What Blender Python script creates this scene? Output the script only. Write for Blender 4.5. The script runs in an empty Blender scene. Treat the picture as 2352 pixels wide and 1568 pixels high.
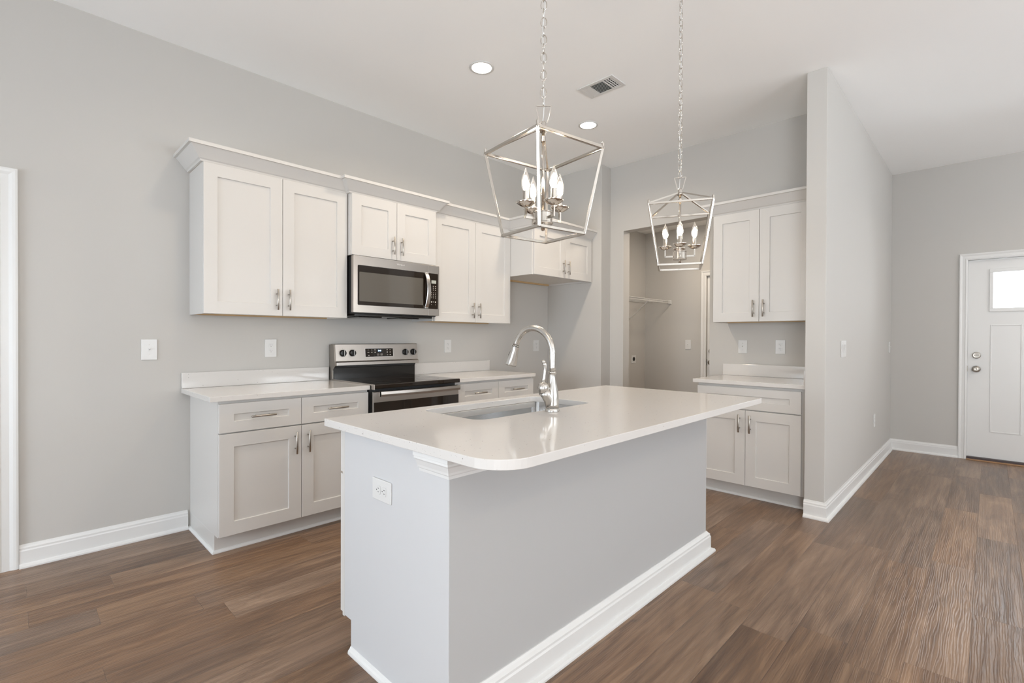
import bpy, bmesh, math, random
from mathutils import Vector, Matrix
random.seed(7)
C = bpy.context.scene.collection
SC = bpy.context.scene
PI = math.pi

# ------------------------------------------------------------------ camera
F_PX = 1124.37
YAW, PITCH, ROLL = 0.7753 + 0.02262, -0.00669, 0.00363
cam_d = bpy.data.cameras.new('camera')
cam_d.sensor_width = 36.0
cam_d.lens = F_PX * 36.0 / 2352.0
cam_d.clip_start = 0.02
cam = bpy.data.objects.new('camera', cam_d); C.objects.link(cam)
# heading measured clockwise from +Y
fw = Vector((math.sin(YAW), math.cos(YAW), 0)); rt = Vector((math.cos(YAW), -math.sin(YAW), 0)); up = Vector((0, 0, 1))
fw2 = fw * math.cos(PITCH) + up * math.sin(PITCH); up2 = up * math.cos(PITCH) - fw * math.sin(PITCH)
rt3 = rt * math.cos(ROLL) + up2 * math.sin(ROLL); up3 = up2 * math.cos(ROLL) - rt * math.sin(ROLL)
m = Matrix((rt3, up3, -fw2)).transposed().to_4x4()
m.translation = Vector((0, -3.7325, 1.2461))
cam.matrix_world = m
SC.camera = cam

# ------------------------------------------------------------------ world and exposure
SC.view_settings.view_transform = 'Standard'
SC.view_settings.look = 'None'
SC.view_settings.gamma = 1.0
SC.view_settings.use_curve_mapping = False
SC.view_settings.exposure = -0.02
SC.cycles.use_denoising = True
SC.cycles.max_bounces = 14
SC.cycles.diffuse_bounces = 10
SC.cycles.glossy_bounces = 5
SC.cycles.transparent_max_bounces = 12
SC.cycles.sample_clamp_indirect = 8.0
SC.cycles.caustics_reflective = False
SC.cycles.caustics_refractive = False
w = bpy.data.worlds.new('daylight_sky'); SC.world = w; w.use_nodes = True
w.node_tree.nodes['Background'].inputs[0].default_value = (0.86, 0.93, 1.0, 1)
w.node_tree.nodes['Background'].inputs[1].default_value = 5.5

# large daylight sources in the window openings (x, y, z, rotation, size_x, size_y, power, colour)
def area(name, loc, rot, sx, sy, power, col):
    d = bpy.data.lights.new(name, 'AREA'); d.shape = 'RECTANGLE'; d.size = sx; d.size_y = sy
    d.energy = power; d.color = col
    o = bpy.data.objects.new(name, d); o.location = loc; o.rotation_euler = rot; C.objects.link(o); return o
XR_ = 7.0; DAY2 = (0.93, 0.965, 1.0)
DAY = (0.86, 0.935, 1.0)
TILT = math.radians(38)   # upward tilt added to the unseen window lamps to brighten the ceiling
area('daylight_window', (-3.12, -1.55, 0.98), (0, -PI/2 + math.radians(34), 0), 1.8, 1.9, 64, (0.74, 0.87, 1.0))
area('daylight_window', (-3.12, -5.75, 1.25), (0, -PI/2 - TILT * 1.1, 0), 1.9, 1.7, 170, DAY2)
area('daylight_window', (1.4, -8.42, 1.35), (PI/2 + TILT * 1.9, 0, 0), 2.6, 1.6, 165, DAY2)
area('daylight_window', (4.9, -8.42, 1.45), (PI/2 + TILT * 1.9, 0, 0), 1.7, 1.3, 95, DAY2)
area('daylight_door_lite', (XR_ + .25, -4.02, 1.80), (0, PI/2, 0), .8, .9, 16, DAY)
LAMP = (1.0, 0.835, 0.66)
P_CAN, P_BULB, P_LAUNDRY = 10.0, 4.0, 46.0

# ------------------------------------------------------------------ materials
def mat(name, col, rough=0.5, metal=0.0, spec=0.5, emit=None, estr=0.0, coat=0.0):
    mt = bpy.data.materials.new(name); mt.use_nodes = True
    b = mt.node_tree.nodes['Principled BSDF']
    b.inputs['Base Color'].default_value = (*col, 1); b.inputs['Roughness'].default_value = rough
    b.inputs['Metallic'].default_value = metal; b.inputs['Specular IOR Level'].default_value = spec
    b.inputs['Coat Weight'].default_value = coat
    if emit: b.inputs['Emission Color'].default_value = (*emit, 1); b.inputs['Emission Strength'].default_value = estr
    return mt
def nodes(mt):
    nt = mt.node_tree; return nt, nt.nodes['Principled BSDF']
def add_bump(mt, scale, strength, dist=0.002, stretch=None, detail=3):
    nt, b = nodes(mt)
    tc = nt.nodes.new('ShaderNodeTexCoord'); mp = nt.nodes.new('ShaderNodeMapping'); n = nt.nodes.new('ShaderNodeTexNoise')
    bp = nt.nodes.new('ShaderNodeBump')
    if stretch: mp.inputs['Scale'].default_value = stretch
    n.inputs['Scale'].default_value = scale; n.inputs['Detail'].default_value = detail
    bp.inputs['Strength'].default_value = strength; bp.inputs['Distance'].default_value = dist
    L = nt.links
    L.new(tc.outputs['Object'], mp.inputs[0]); L.new(mp.outputs[0], n.inputs['Vector'])
    L.new(n.outputs['Fac'], bp.inputs['Height']); L.new(bp.outputs[0], b.inputs['Normal'])
    return n
M = {}
M['wall'] = mat('wall_paint', (0.53, 0.518, 0.494), 0.75, spec=0.25); add_bump(M['wall'], 260, 0.12, 0.001)
M['island_shaded'] = mat('island_paint_shaded', (0.46, 0.46, 0.458), 0.6, spec=0.3); add_bump(M['island_shaded'], 260, 0.1, 0.001)  # darker copy of the island paint, shade put into the long face
M['island_lit'] = mat('island_paint_lit', (0.58, 0.585, 0.595), 0.45, spec=0.35)  # lighter bluish copy of the island paint, daylight put into its colour
M['ceil'] = mat('ceiling_paint', (0.93, 0.94, 0.94), 0.9, spec=0.1); add_bump(M['ceil'], 180, 0.15, 0.001)
M['trim'] = mat('trim_paint', (0.73, 0.733, 0.725), 0.32, spec=0.4)
M['cab'] = mat('cabinet_paint', (0.625, 0.612, 0.59), 0.35, spec=0.4)
M['cab_in'] = mat('cabinet_underside', (0.78, 0.75, 0.70), 0.5)
M['rawwood'] = mat('raw_wood_edge', (0.55, 0.38, 0.20), 0.6)
M['plastic'] = mat('white_plastic', (0.67, 0.67, 0.66), 0.3)
M['dark'] = mat('dark_slot', (0.03, 0.03, 0.03), 0.6)
M['black'] = mat('black_enamel', (0.012, 0.011, 0.010), 0.18, spec=0.5)
M['blackmatte'] = mat('black_matte', (0.02, 0.02, 0.02), 0.55)
M['glassblack'] = mat('black_glass', (0.014, 0.009, 0.006), 0.05, spec=0.6)
M['window_mesh'] = mat('microwave_window', (0.10, 0.09, 0.075), 0.08, spec=0.8, coat=0.4)
M['steel'] = mat('brushed_steel', (0.46, 0.43, 0.40), 0.32, 1.0)
add_bump(M['steel'], 60, 0.04, 0.0005, (1, 1, 60))
M['steel_sink'] = mat('sink_steel', (0.70, 0.70, 0.70), 0.26, 1.0)
M['nickel'] = mat('satin_nickel', (0.42, 0.39, 0.35), 0.32, 1.0)
M['polished'] = mat('polished_nickel', (0.60, 0.56, 0.51), 0.16, 1.0)
M['faucet'] = mat('stainless_faucet', (0.56, 0.54, 0.51), 0.27, 1.0)
M['lcd'] = mat('lcd_grey', (0.42, 0.44, 0.40), 0.3)
M['keys'] = mat('key_print', (0.55, 0.52, 0.47), 0.5)
M['printing'] = mat('grey_print', (0.25, 0.23, 0.21), 0.5)
M['logo'] = mat('logo_print', (0.82, 0.80, 0.78), 0.35, 0.3)
M['clock'] = mat('clock_digits', (0.2, 0.4, 1.0), 0.5, emit=(0.45, 0.65, 1.0), estr=4.0)
M['lamp'] = mat('lit_lens', (1, 0.96, 0.9), 0.5, emit=(1.0, 0.93, 0.84), estr=14.0)
M['threshold'] = mat('threshold_bronze', (0.05, 0.03, 0.03), 0.4)
M['oak'] = mat('threshold_oak', (0.35, 0.2, 0.1), 0.4)
M['grassy'] = mat('lawn', (0.16, 0.22, 0.10), 0.9)

# clear window glass
g = bpy.data.materials.new('clear_glass'); g.use_nodes = True; nt = g.node_tree; nt.nodes.clear()
o_ = nt.nodes.new('ShaderNodeOutputMaterial'); mx = nt.nodes.new('ShaderNodeMixShader'); t_ = nt.nodes.new('ShaderNodeBsdfTransparent')
gl = nt.nodes.new('ShaderNodeBsdfGlossy'); gl.inputs['Roughness'].default_value = 0.02
fr = nt.nodes.new('ShaderNodeFresnel'); fr.inputs[0].default_value = 1.45
nt.links.new(fr.outputs[0], mx.inputs[0]); nt.links.new(t_.outputs[0], mx.inputs[1]); nt.links.new(gl.outputs[0], mx.inputs[2]); nt.links.new(mx.outputs[0], o_.inputs[0])
M['glass'] = g
# glowing clear bulb glass and its hot core
g = bpy.data.materials.new('bulb_glass'); g.use_nodes = True; nt = g.node_tree; nt.nodes.clear()
o_ = nt.nodes.new('ShaderNodeOutputMaterial'); mx = nt.nodes.new('ShaderNodeMixShader'); ad = nt.nodes.new('ShaderNodeAddShader')
t_ = nt.nodes.new('ShaderNodeBsdfTransparent'); gl = nt.nodes.new('ShaderNodeBsdfGlossy'); gl.inputs['Roughness'].default_value = 0.05
em = nt.nodes.new('ShaderNodeEmission'); em.inputs[0].default_value = (1, 0.86, 0.72, 1); em.inputs[1].default_value = 0.14
lw = nt.nodes.new('ShaderNodeLayerWeight'); lw.inputs[0].default_value = 0.35
nt.links.new(lw.outputs['Facing'], mx.inputs[0]); nt.links.new(t_.outputs[0], mx.inputs[1]); nt.links.new(gl.outputs[0], mx.inputs[2])
nt.links.new(mx.outputs[0], ad.inputs[0]); nt.links.new(em.outputs[0], ad.inputs[1]); nt.links.new(ad.outputs[0], o_.inputs[0])
M['bulb_glass'] = g
M['bulb_core'] = mat('bulb_filament_glow', (1, 0.9, 0.8), 0.5, emit=(1.0, 0.815, 0.60), estr=235.0)

# quartz with fine flecks
def quartz():
    mt = mat('white_quartz', (0.65, 0.632, 0.61), 0.10, spec=0.5); nt, b = nodes(mt); L = nt.links; N = nt.nodes.new
    tc = N('ShaderNodeTexCoord')
    def flecks(scale, thr, seedoff):
        v = N('ShaderNodeTexVoronoi'); v.inputs['Scale'].default_value = scale
        mp = N('ShaderNodeMapping'); mp.inputs['Location'].default_value = seedoff
        L.new(tc.outputs['Object'], mp.inputs[0]); L.new(mp.outputs[0], v.inputs['Vector'])
        sp = N('ShaderNodeSeparateColor'); L.new(v.outputs['Color'], sp.inputs[0])
        a = N('ShaderNodeMath'); a.operation = 'GREATER_THAN'; L.new(sp.outputs[0], a.inputs[0]); a.inputs[1].default_value = thr
        d = N('ShaderNodeMath'); d.operation = 'LESS_THAN'; L.new(v.outputs['Distance'], d.inputs[0]); d.inputs[1].default_value = 0.22
        mm = N('ShaderNodeMath'); mm.operation = 'MULTIPLY'; L.new(a.outputs[0], mm.inputs[0]); L.new(d.outputs[0], mm.inputs[1])
        return mm
    f1 = flecks(170, 0.94, (0, 0, 0)); f2 = flecks(110, 0.975, (3, 1, 2))
    m1 = N('ShaderNodeMix'); m1.data_type = 'RGBA'; m1.inputs[6].default_value = (0.65, 0.632, 0.61, 1); m1.inputs[7].default_value = (0.52, 0.50, 0.47, 1)
    L.new(f1.outputs[0], m1.inputs[0])
    m2 = N('ShaderNodeMix'); m2.data_type = 'RGBA'; m2.inputs[7].default_value = (0.34, 0.32, 0.30, 1)
    L.new(f2.outputs[0], m2.inputs[0]); L.new(m1.outputs[2], m2.inputs[6]); L.new(m2.outputs[2], b.inputs['Base Color'])
    return mt
M['quartz'] = quartz()

# vinyl plank floor: planks run along X, rows 0.18 m, length 1.22 m
def plank_floor():
    mt = mat('vinyl_plank_floor', (0.2, 0.14, 0.1), 0.35, spec=0.45); nt, b = nodes(mt); L = nt.links
    def N(t, **k):
        n = nt.nodes.new(t)
        for a, v in k.items(): setattr(n, a, v)
        return n
    def math_(op, a, bb=None, c=None):
        n = N('ShaderNodeMath', operation=op)
        for i, v in enumerate((a, bb, c)):
            if v is None: continue
            if hasattr(v, 'is_output') or hasattr(v, 'links'): L.new(v, n.inputs[i])
            else: n.inputs[i].default_value = v
        return n.outputs[0]
    tc = N('ShaderNodeTexCoord'); sep = N('ShaderNodeSeparateXYZ'); L.new(tc.outputs['Object'], sep.inputs[0])
    X, Y = sep.outputs[0], sep.outputs[1]
    ry = math_('DIVIDE', math_('ADD', Y, 3.145 + 18 * 0.18), 0.18)
    row = math_('FLOOR', ry); fy = math_('FRACT', ry)
    wn = N('ShaderNodeTexWhiteNoise', noise_dimensions='1D'); L.new(row, wn.inputs['W'])
    rx = math_('ADD', math_('DIVIDE', X, 1.22), math_('MULTIPLY', wn.outputs['Value'], 7.31))
    colm = math_('FLOOR', rx); fx = math_('FRACT', rx)
    cid = N('ShaderNodeCombineXYZ'); L.new(row, cid.inputs[0]); L.new(colm, cid.inputs[1])
    wn2 = N('ShaderNodeTexWhiteNoise', noise_dimensions='3D'); L.new(cid.outputs[0], wn2.inputs['Vector'])
    sr = N('ShaderNodeSeparateColor'); L.new(wn2.outputs['Color'], sr.inputs[0])
    r1, r2, r3 = sr.outputs[0], sr.outputs[1], sr.outputs[2]
    # grain coordinates, shifted per plank
    def coords(sx, sy):
        cb = N('ShaderNodeCombineXYZ')
        L.new(math_('ADD', math_('MULTIPLY', X, sx), math_('MULTIPLY', r1, 40.0)), cb.inputs[0])
        L.new(math_('ADD', math_('MULTIPLY', Y, sy), math_('MULTIPLY', r2, 40.0)), cb.inputs[1])
        L.new(math_('MULTIPLY', r3, 40.0), cb.inputs[2]); return cb.outputs[0]
    def noise(vec, detail=4, rough=0.55, dist=0.0):
        n = N('ShaderNodeTexNoise'); n.inputs['Scale'].default_value = 1.0; n.inputs['Detail'].default_value = detail
        n.inputs['Roughness'].default_value = rough; n.inputs['Distortion'].default_value = dist
        L.new(vec, n.inputs['Vector']); return n.outputs['Fac']
    broad = noise(coords(1.3, 9.0), 5, 0.62, 1.2)
    streak = noise(coords(3.0, 34.0), 5, 0.65, 0.9)
    fine = noise(coords(9.0, 190.0), 3, 0.6)
    knots = noise(coords(2.6, 9.0), 4, 0.6, 2.0)
    # cathedral figure: distorted rings stretched along the plank
    wv = N('ShaderNodeTexWave', wave_type='BANDS', bands_direction='Y', wave_profile='SIN')
    wv.inputs['Scale'].default_value = 1.0; wv.inputs['Distortion'].default_value = 9.0; wv.inputs['Detail'].default_value = 2.0
    wv.inputs['Detail Scale'].default_value = 0.9
    L.new(coords(1.1, 9.0), wv.inputs['Vector'])
    t = math_('ADD', math_('MULTIPLY', broad, 0.85), math_('MULTIPLY', streak, 0.30))
    t = math_('ADD', t, math_('MULTIPLY', wv.outputs['Fac'], 0.07))
    t = math_('ADD', t, math_('MULTIPLY', fine, 0.07))
    t = math_('ADD', t, math_('MULTIPLY', math_('SUBTRACT', math_('MULTIPLY', r1, 0.15), 0.165), 1.0))
    ramp = N('ShaderNodeValToRGB'); L.new(t, ramp.inputs[0])
    e = ramp.color_ramp.elements
    e[0].position = 0.26; e[0].color = (0.085, 0.052, 0.034, 1)
    e[1].position = 0.84; e[1].color = (0.335, 0.225, 0.15, 1)
    k = ramp.color_ramp.elements.new(0.48); k.color = (0.150, 0.093, 0.060, 1)
    k = ramp.color_ramp.elements.new(0.64); k.color = (0.225, 0.145, 0.094, 1)
    # grey / red tint per plank
    hs = N('ShaderNodeHueSaturation'); L.new(ramp.outputs[0], hs.inputs['Color'])
    L.new(math_('ADD', math_('MULTIPLY', r2, 0.25), 0.90), hs.inputs['Saturation'])
    L.new(math_('ADD', math_('MULTIPLY', r3, 0.16), 0.98), hs.inputs['Value'])
    kn = N('ShaderNodeMapRange'); kn.inputs[1].default_value = 0.64; kn.inputs[2].default_value = 0.78; L.new(knots, kn.inputs[0])
    mk = N('ShaderNodeMix', data_type='RGBA'); L.new(math_('MULTIPLY', kn.outputs[0], 0.65), mk.inputs[0]); L.new(hs.outputs[0], mk.inputs[6]); mk.inputs[7].default_value = (0.055, 0.032, 0.02, 1)
    # seams
    ey = math_('MULTIPLY', math_('MINIMUM', fy, math_('SUBTRACT', 1.0, fy)), 0.18)
    ex = math_('MULTIPLY', math_('MINIMUM', fx, math_('SUBTRACT', 1.0, fx)), 1.22)
    ed = math_('MINIMUM', ey, ex)
    sm = N('ShaderNodeMapRange'); sm.inputs[1].default_value = 0.0004; sm.inputs[2].default_value = 0.0014; L.new(ed, sm.inputs[0])
    ms = N('ShaderNodeMix', data_type='RGBA'); L.new(math_('MULTIPLY', math_('SUBTRACT', 1.0, sm.outputs[0]), 0.32), ms.inputs[0]); L.new(mk.outputs[2], ms.inputs[6]); ms.inputs[7].default_value = (0.05, 0.032, 0.022, 1)
    L.new(ms.outputs[2], b.inputs['Base Color'])
    # embossed grain: winding ridges
    emb = N('ShaderNodeTexWave', wave_type='BANDS', bands_direction='Y', wave_profile='SIN')
    emb.inputs['Scale'].default_value = 1.0; emb.inputs['Distortion'].default_value = 12.0; emb.inputs['Detail'].default_value = 3.0; emb.inputs['Detail Scale'].default_value = 1.3
    L.new(coords(2.6, 34.0), emb.inputs['Vector'])
    bh = math_('ADD', math_('MULTIPLY', emb.outputs['Fac'], 0.55), math_('MULTIPLY', fine, 0.35))
    bh = math_('ADD', bh, math_('MULTIPLY', sm.outputs[0], 0.8))
    bp = N('ShaderNodeBump'); bp.inputs['Strength'].default_value = 0.6; bp.inputs['Distance'].default_value = 0.0016
    L.new(bh, bp.inputs['Height']); L.new(bp.outputs[0], b.inputs['Normal'])
    L.new(math_('ADD', math_('MULTIPLY', streak, 0.14), 0.24), b.inputs['Roughness'])
    return mt
M['floor'] = plank_floor()

# ------------------------------------------------------------------ mesh helpers
class MB:
    def __init__(s): s.bm = bmesh.new()
    def box(s, x0, x1, y0, y1, z0, z1):
        x0, x1 = min(x0, x1), max(x0, x1); y0, y1 = min(y0, y1), max(y0, y1); z0, z1 = min(z0, z1), max(z0, z1)
        v = [s.bm.verts.new((x, y, z)) for z in (z0, z1) for y in (y0, y1) for x in (x0, x1)]
        for f in ((0, 2, 3, 1), (4, 5, 7, 6), (0, 1, 5, 4), (1, 3, 7, 5), (3, 2, 6, 7), (2, 0, 4, 6)): s.bm.faces.new([v[i] for i in f])
        return s
    def ring(s, pts): return [s.bm.verts.new(p) for p in pts]
    def skin(s, rings, closed=True, caps=True):
        rv = [s.ring(r) for r in rings]; n = len(rv[0])
        for a, b in zip(rv, rv[1:]):
            for i in range(n if closed else n - 1):
                j = (i + 1) % n
                try: s.bm.faces.new((a[i], a[j], b[j], b[i]))
                except ValueError: pass
        if caps:
            try: s.bm.faces.new(rv[0][::-1]); s.bm.faces.new(rv[-1])
            except ValueError: pass
        return s
    def tube(s, pts, r, n=12, caps=True):
        pts = [Vector(p) for p in pts]; rr = r if isinstance(r, (list, tuple)) else [r] * len(pts)
        rings = []; ref = None
        for i, p in enumerate(pts):
            t = (pts[min(i + 1, len(pts) - 1)] - pts[max(i - 1, 0)]).normalized()
            if ref is None: ref = Vector((0, 0, 1)) if abs(t.z) < 0.9 else Vector((1, 0, 0))
            u = (ref - t * ref.dot(t)).normalized(); ref = u; v = t.cross(u)
            rings.append([p + (u * math.cos(a) + v * math.sin(a)) * rr[i] for a in [2 * PI * k / n for k in range(n)]])
        return s.skin(rings, True, caps)
    def beam(s, p0, p1, wd, ht=None, upv=(0, 0, 1)):
        p0, p1 = Vector(p0), Vector(p1); t = (p1 - p0).normalized(); upv = Vector(upv)
        if abs(t.dot(upv)) > 0.99: upv = Vector((1, 0, 0))
        u = (upv - t * upv.dot(t)).normalized(); v = t.cross(u); a, b = wd / 2, (ht or wd) / 2
        return s.skin([[p + v * sx * a + u * sy * b for sx, sy in ((-1, -1), (1, -1), (1, 1), (-1, 1))] for p in (p0, p1)])
    def lathe(s, prof, c=(0, 0, 0), n=24, axis='z', caps=True):
        c = Vector(c); rings = []
        for r, h in prof:
            r = max(r, 1e-5); ring = []
            for k in range(n):
                a = 2 * PI * k / n; x, y = r * math.cos(a), r * math.sin(a)
                p = {'z': (x, y, h), 'y': (x, -h, y), 'x': (h, x, y), '-x': (-h, x, -y), '+y': (-x, h, y)}[axis]
                ring.append(c + Vector(p))
            rings.append(ring)
        return s.skin(rings, True, caps)
    def prism(s, poly, a, b, axis='z'):
        def P(u, v, h): return {'z': (u, v, h), 'x': (h, u, v), 'y': (u, h, v)}[axis]
        return s.skin([[P(u, v, a) for u, v in poly], [P(u, v, b) for u, v in poly]])
    def sweep(s, path, prof):
        """profile (outward offset, z) swept with mitres along an XY path; outward is to the right of travel"""
        P = [Vector(p) for p in path]; rings = []
        for i, p in enumerate(P):
            ns = []
            if i > 0: d = (P[i] - P[i - 1]).normalized(); ns.append(Vector((d.y, -d.x)))
            if i < len(P) - 1: d = (P[i + 1] - P[i]).normalized(); ns.append(Vector((d.y, -d.x)))
            nn = ns[0] if len(ns) == 1 else (ns[0] + ns[1]) / (1 + ns[0].dot(ns[1]))
            rings.append([(p.x + nn.x * o, p.y + nn.y * o, z) for o, z in prof])
        return s.skin(rings)
    def build(s, name, material, parent=None, bevel=0.0, smooth=False, seg=2, offset=None):
        if offset: bmesh.ops.translate(s.bm, verts=s.bm.verts, vec=Vector(offset))
        bmesh.ops.recalc_face_normals(s.bm, faces=s.bm.faces)
        me = bpy.data.meshes.new(name); s.bm.to_mesh(me); s.bm.free()
        me.materials.append(material)
        o = bpy.data.objects.new(name, me); C.objects.link(o)
        if parent: o.parent = parent
        if smooth:
            for p in me.polygons: p.use_smooth = True
        if bevel:
            b = o.modifiers.new('edge', 'BEVEL'); b.width = bevel; b.segments = seg; b.limit_method = 'ANGLE'; b.angle_limit = math.radians(40)
        return o
def thing(name, label, cat, loc=(0, 0, 0), rotz=0.0, group=None):
    o = bpy.data.objects.new(name, None); C.objects.link(o); o.empty_display_size = 0.1
    o.location = loc; o.rotation_euler = (0, 0, rotz); tag(o, label, cat, group); return o
def tag(o, label, cat, group=None):
    o['label'] = label; o['category'] = cat
    if group: o['group'] = group
    return o
def struct(name, mb, m_, parent=None, **k):
    o = mb.build(name, m_, parent, **k)
    if not parent: o['kind'] = 'structure'
    return o
def text_mesh(name, s, size, material, parent, loc, rot=(PI/2, 0, 0), depth=0.0004):
    cu = bpy.data.curves.new('t', 'FONT'); cu.body = s; cu.size = size; cu.extrude = depth; cu.align_x = 'CENTER'; cu.align_y = 'CENTER'
    to = bpy.data.objects.new('t', cu); me = bpy.data.meshes.new_from_object(to)
    bpy.data.objects.remove(to); bpy.data.curves.remove(cu); me.name = name
    me.materials.clear(); me.materials.append(material)
    o = bpy.data.objects.new(name, me); C.objects.link(o); o.parent = parent; o.location = loc; o.rotation_euler = rot
    return o

# ------------------------------------------------------------------ measured plan
HC = 3.112                      # ceiling
XA, YS, XP = 4.430, -0.745, 4.607   # fridge alcove wall, its end, pantry wall plane
YQ0, YQ1, XQ = -2.929, -2.803, 3.909  # divider wall faces and its free end
XR = 7.0; XL = -3.2; YR = -8.5
XLB, YLL, HLC = 6.10, -0.34, 2.68   # laundry back wall, left wall, ceiling

# ------------------------------------------------------------------ room shell
struct('floor', MB().box(XL - .15, XR + .15, YR - .15, 0.15, -0.1, 0), M['floor'])
struct('ceiling', MB().box(XL - .15, XR + .15, YR - .15, 0.15, HC, HC + 0.1), M['ceil'])
DX0, DX1, DZ = -0.90, -0.062, 2.045    # left doorway
b = MB(); b.box(XL - .15, DX0, 0, .15, 0, HC).box(DX1, XP, 0, .15, 0, HC).box(DX0, DX1, 0, .15, DZ, HC)
struct('wall_back', b, M['wall'])
struct('wall_alcove', MB().box(XA, XP + .12, YS, 0, 0, HC), M['wall'], bevel=0.004)
OY0, OY1, OZ = -0.910, -1.842, 2.402
b = MB(); b.box(XP, XP + .12, OY0, YS, 0, HC).box(XP, XP + .12, YQ1, OY1, 0, HC).box(XP, XP + .12, OY1, OY0, OZ, HC)
struct('wall_pantry', b, M['wall'])
struct('wall_divider', MB().box(XQ, XR, YQ0, YQ1, 0, HC), M['wall'], bevel=0.004)
FY0, FY1, FZ = -3.566, -4.486, 2.078   # front door opening
b = MB(); b.box(XR, XR + .15, FY0, 0.15, 0, HC).box(XR, XR + .15, YR - .15, FY1, 0, HC).box(XR, XR + .15, FY1, FY0, FZ, HC)
struct('wall_right', b, M['wall'])
# laundry room beyond the opening
b = MB(); b.box(XP + .12, XLB + .12, YLL, YLL + .1, 0, HLC)
struct('wall_laundry_left', b, M['wall'])
LDY0, LDY1, LDZ = -1.188, -1.98, 2.035
b = MB(); b.box(XLB, XLB + .12, LDY0, YLL, 0, HLC).box(XLB, XLB + .12, YQ1, LDY1, 0, HLC).box(XLB, XLB + .12, LDY1, LDY0, LDZ, HLC)
struct('wall_laundry_back', b, M['wall'])
struct('ceiling_laundry', MB().box(XP + .12, XLB + .12, YQ1, YLL + .1, HLC, HLC + .05), M['ceil'])
# left and rear walls with daylight windows (behind the camera)
WL = [(-2.5, -0.6), (-6.6, -4.9)]; WZ0, WZ1 = 0.08, 2.3
b = MB(); b.box(XL - .15, XL, YR, -6.6, 0, HC).box(XL - .15, XL, -4.9, -2.5, 0, HC).box(XL - .15, XL, -0.6, 0, 0, HC)
for y0, y1 in WL: b.box(XL - .15, XL, y0, y1, 0, WZ0).box(XL - .15, XL, y0, y1, WZ1, HC)
struct('wall_left', b, M['wall'])
b = MB(); b.box(XL, 0.1, YR - .15, YR, 0, HC).box(2.7, 4.05, YR - .15, YR, 0, HC).box(5.75, XR, YR - .15, YR, 0, HC)
b.box(0.1, 2.7, YR - .15, YR, 2.4, HC).box(0.1, 2.7, YR - .15, YR, 0, 0.5).box(4.05, 5.75, YR - .15, YR, 0, .8).box(4.05, 5.75, YR - .15, YR, 2.3, HC)
struct('wall_rear', b, M['wall'])
def window_x(n, x, y0, y1, z0, z1):
    b = MB()
    for a0, a1, c0, c1 in ((y0, y0 + .05, z0, z1), (y1 - .05, y1, z0, z1), (y0 + .05, y1 - .05, z0, z0 + .05), (y0 + .05, y1 - .05, z1 - .05, z1), (y0 + .05, y1 - .05, (z0 + z1) / 2 - .02, (z0 + z1) / 2 + .02)):
        b.box(x - .06, x - .01, a0, a1, c0, c1)
    f = struct('window_%d' % n, b, M['trim']); MB().box(x - .04, x - .035, y0 + .05, y1 - .05, z0 + .05, z1 - .05).build('window_pane', M['glass'], f)
def window_y(n, y, x0, x1, z0, z1):
    b = MB()
    for a0, a1, c0, c1 in ((x0, x0 + .05, z0, z1), (x1 - .05, x1, z0, z1), (x0 + .05, x1 - .05, z0, z0 + .05), (x0 + .05, x1 - .05, z1 - .05, z1), ((x0 + x1) / 2 - .02, (x0 + x1) / 2 + .02, z0 + .05, z1 - .05)):
        b.box(a0, a1, y - .06, y - .01, c0, c1)
    f = struct('window_%d' % n, b, M['trim']); MB().box(x0 + .05, x1 - .05, y - .04, y - .035, z0 + .05, z1 - .05).build('window_pane', M['glass'], f)
window_x(1, XL, *WL[0], WZ0, WZ1); window_x(2, XL, *WL[1], WZ0, WZ1)
window_y(3, YR, 0.1, 2.7, 0.5, 2.4); window_y(4, YR, 4.05, 5.75, .8, 2.3)

# baseboards with shoe moulding
BB = [(0, 0), (0.031, 0), (0.031, 0.008), (0.027, 0.016), (0.016, 0.02), (0.014, 0.022), (0.014, 0.088), (0.011, 0.095), (0.011, 0.104), (0.006, 0.113), (0.004, 0.122), (0, 0.122)]
struct('baseboard_back', MB().sweep([(0.805, 0), (0.031, 0)][::-1], BB), M['trim'])
struct('baseboard_divider', MB().sweep([(XQ, YQ1 + .0), (XQ, YQ0), (XR, YQ0)], BB), M['trim'])
struct('baseboard_right', MB().sweep([(XR, YQ0), (XR, FY0 + .065)], BB), M['trim'])
struct('baseboard_alcove', MB().sweep([(3.48, 0), (XA, 0), (XA, YS), (XP, YS), (XP, OY0)], BB), M['trim'])
struct('baseboard_laundry', MB().sweep([(XP + .12, YLL), (XLB, YLL), (XLB, LDY0 + .065)], BB), M['trim'])
struct('baseboard_front', MB().sweep([(XR, FY1 - .065), (XR, YR), (XL, YR), (XL, 0), (DX0 - .09, 0)], BB), M['trim'])

# door casings and doors
def door_casing(name, plane, face, e0, e1, ztop, wdt, outward, ang=None):
    """moulded casing around an opening from e0 to e1 on a wall face; outward = +1/-1 along the wall normal axis"""
    prof = [(0.0, .012), (.10, .015), (.22, .017), (.30, .013), (.38, .013), (.62, .011), (.78, .017), (.9, .019), (1.0, .017)]
    mb = MB()
    def P(u, z, d): return (u, face + outward * d, z) if plane == 'y' else (face + outward * d, u, z)
    # three mitred legs as one swept strip
    path = [(e0, 0, -1, 0), (e0, ztop, -1, 1), (e1, ztop, 1, 1), (e1, 0, 1, 0)]
    rings = []
    for u, z, du, dz in path:
        rings.append([P(u + du * f * wdt, z + dz * f * wdt, d) for f, d in prof] + [P(u + du * wdt, z + dz * wdt, 0), P(u, z, 0)])
    mb.skin(rings)
    return struct(name, mb, M['trim'])
door_casing('trim_1', 'y', 0, DX0, DX1, DZ, 0.092, -1)
door_casing('trim_2', 'x', XR, FY1, FY0, FZ, 0.065, -1)
door_casing('trim_3', 'x', XLB, LDY1, LDY0, LDZ, 0.064, -1)

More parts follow.
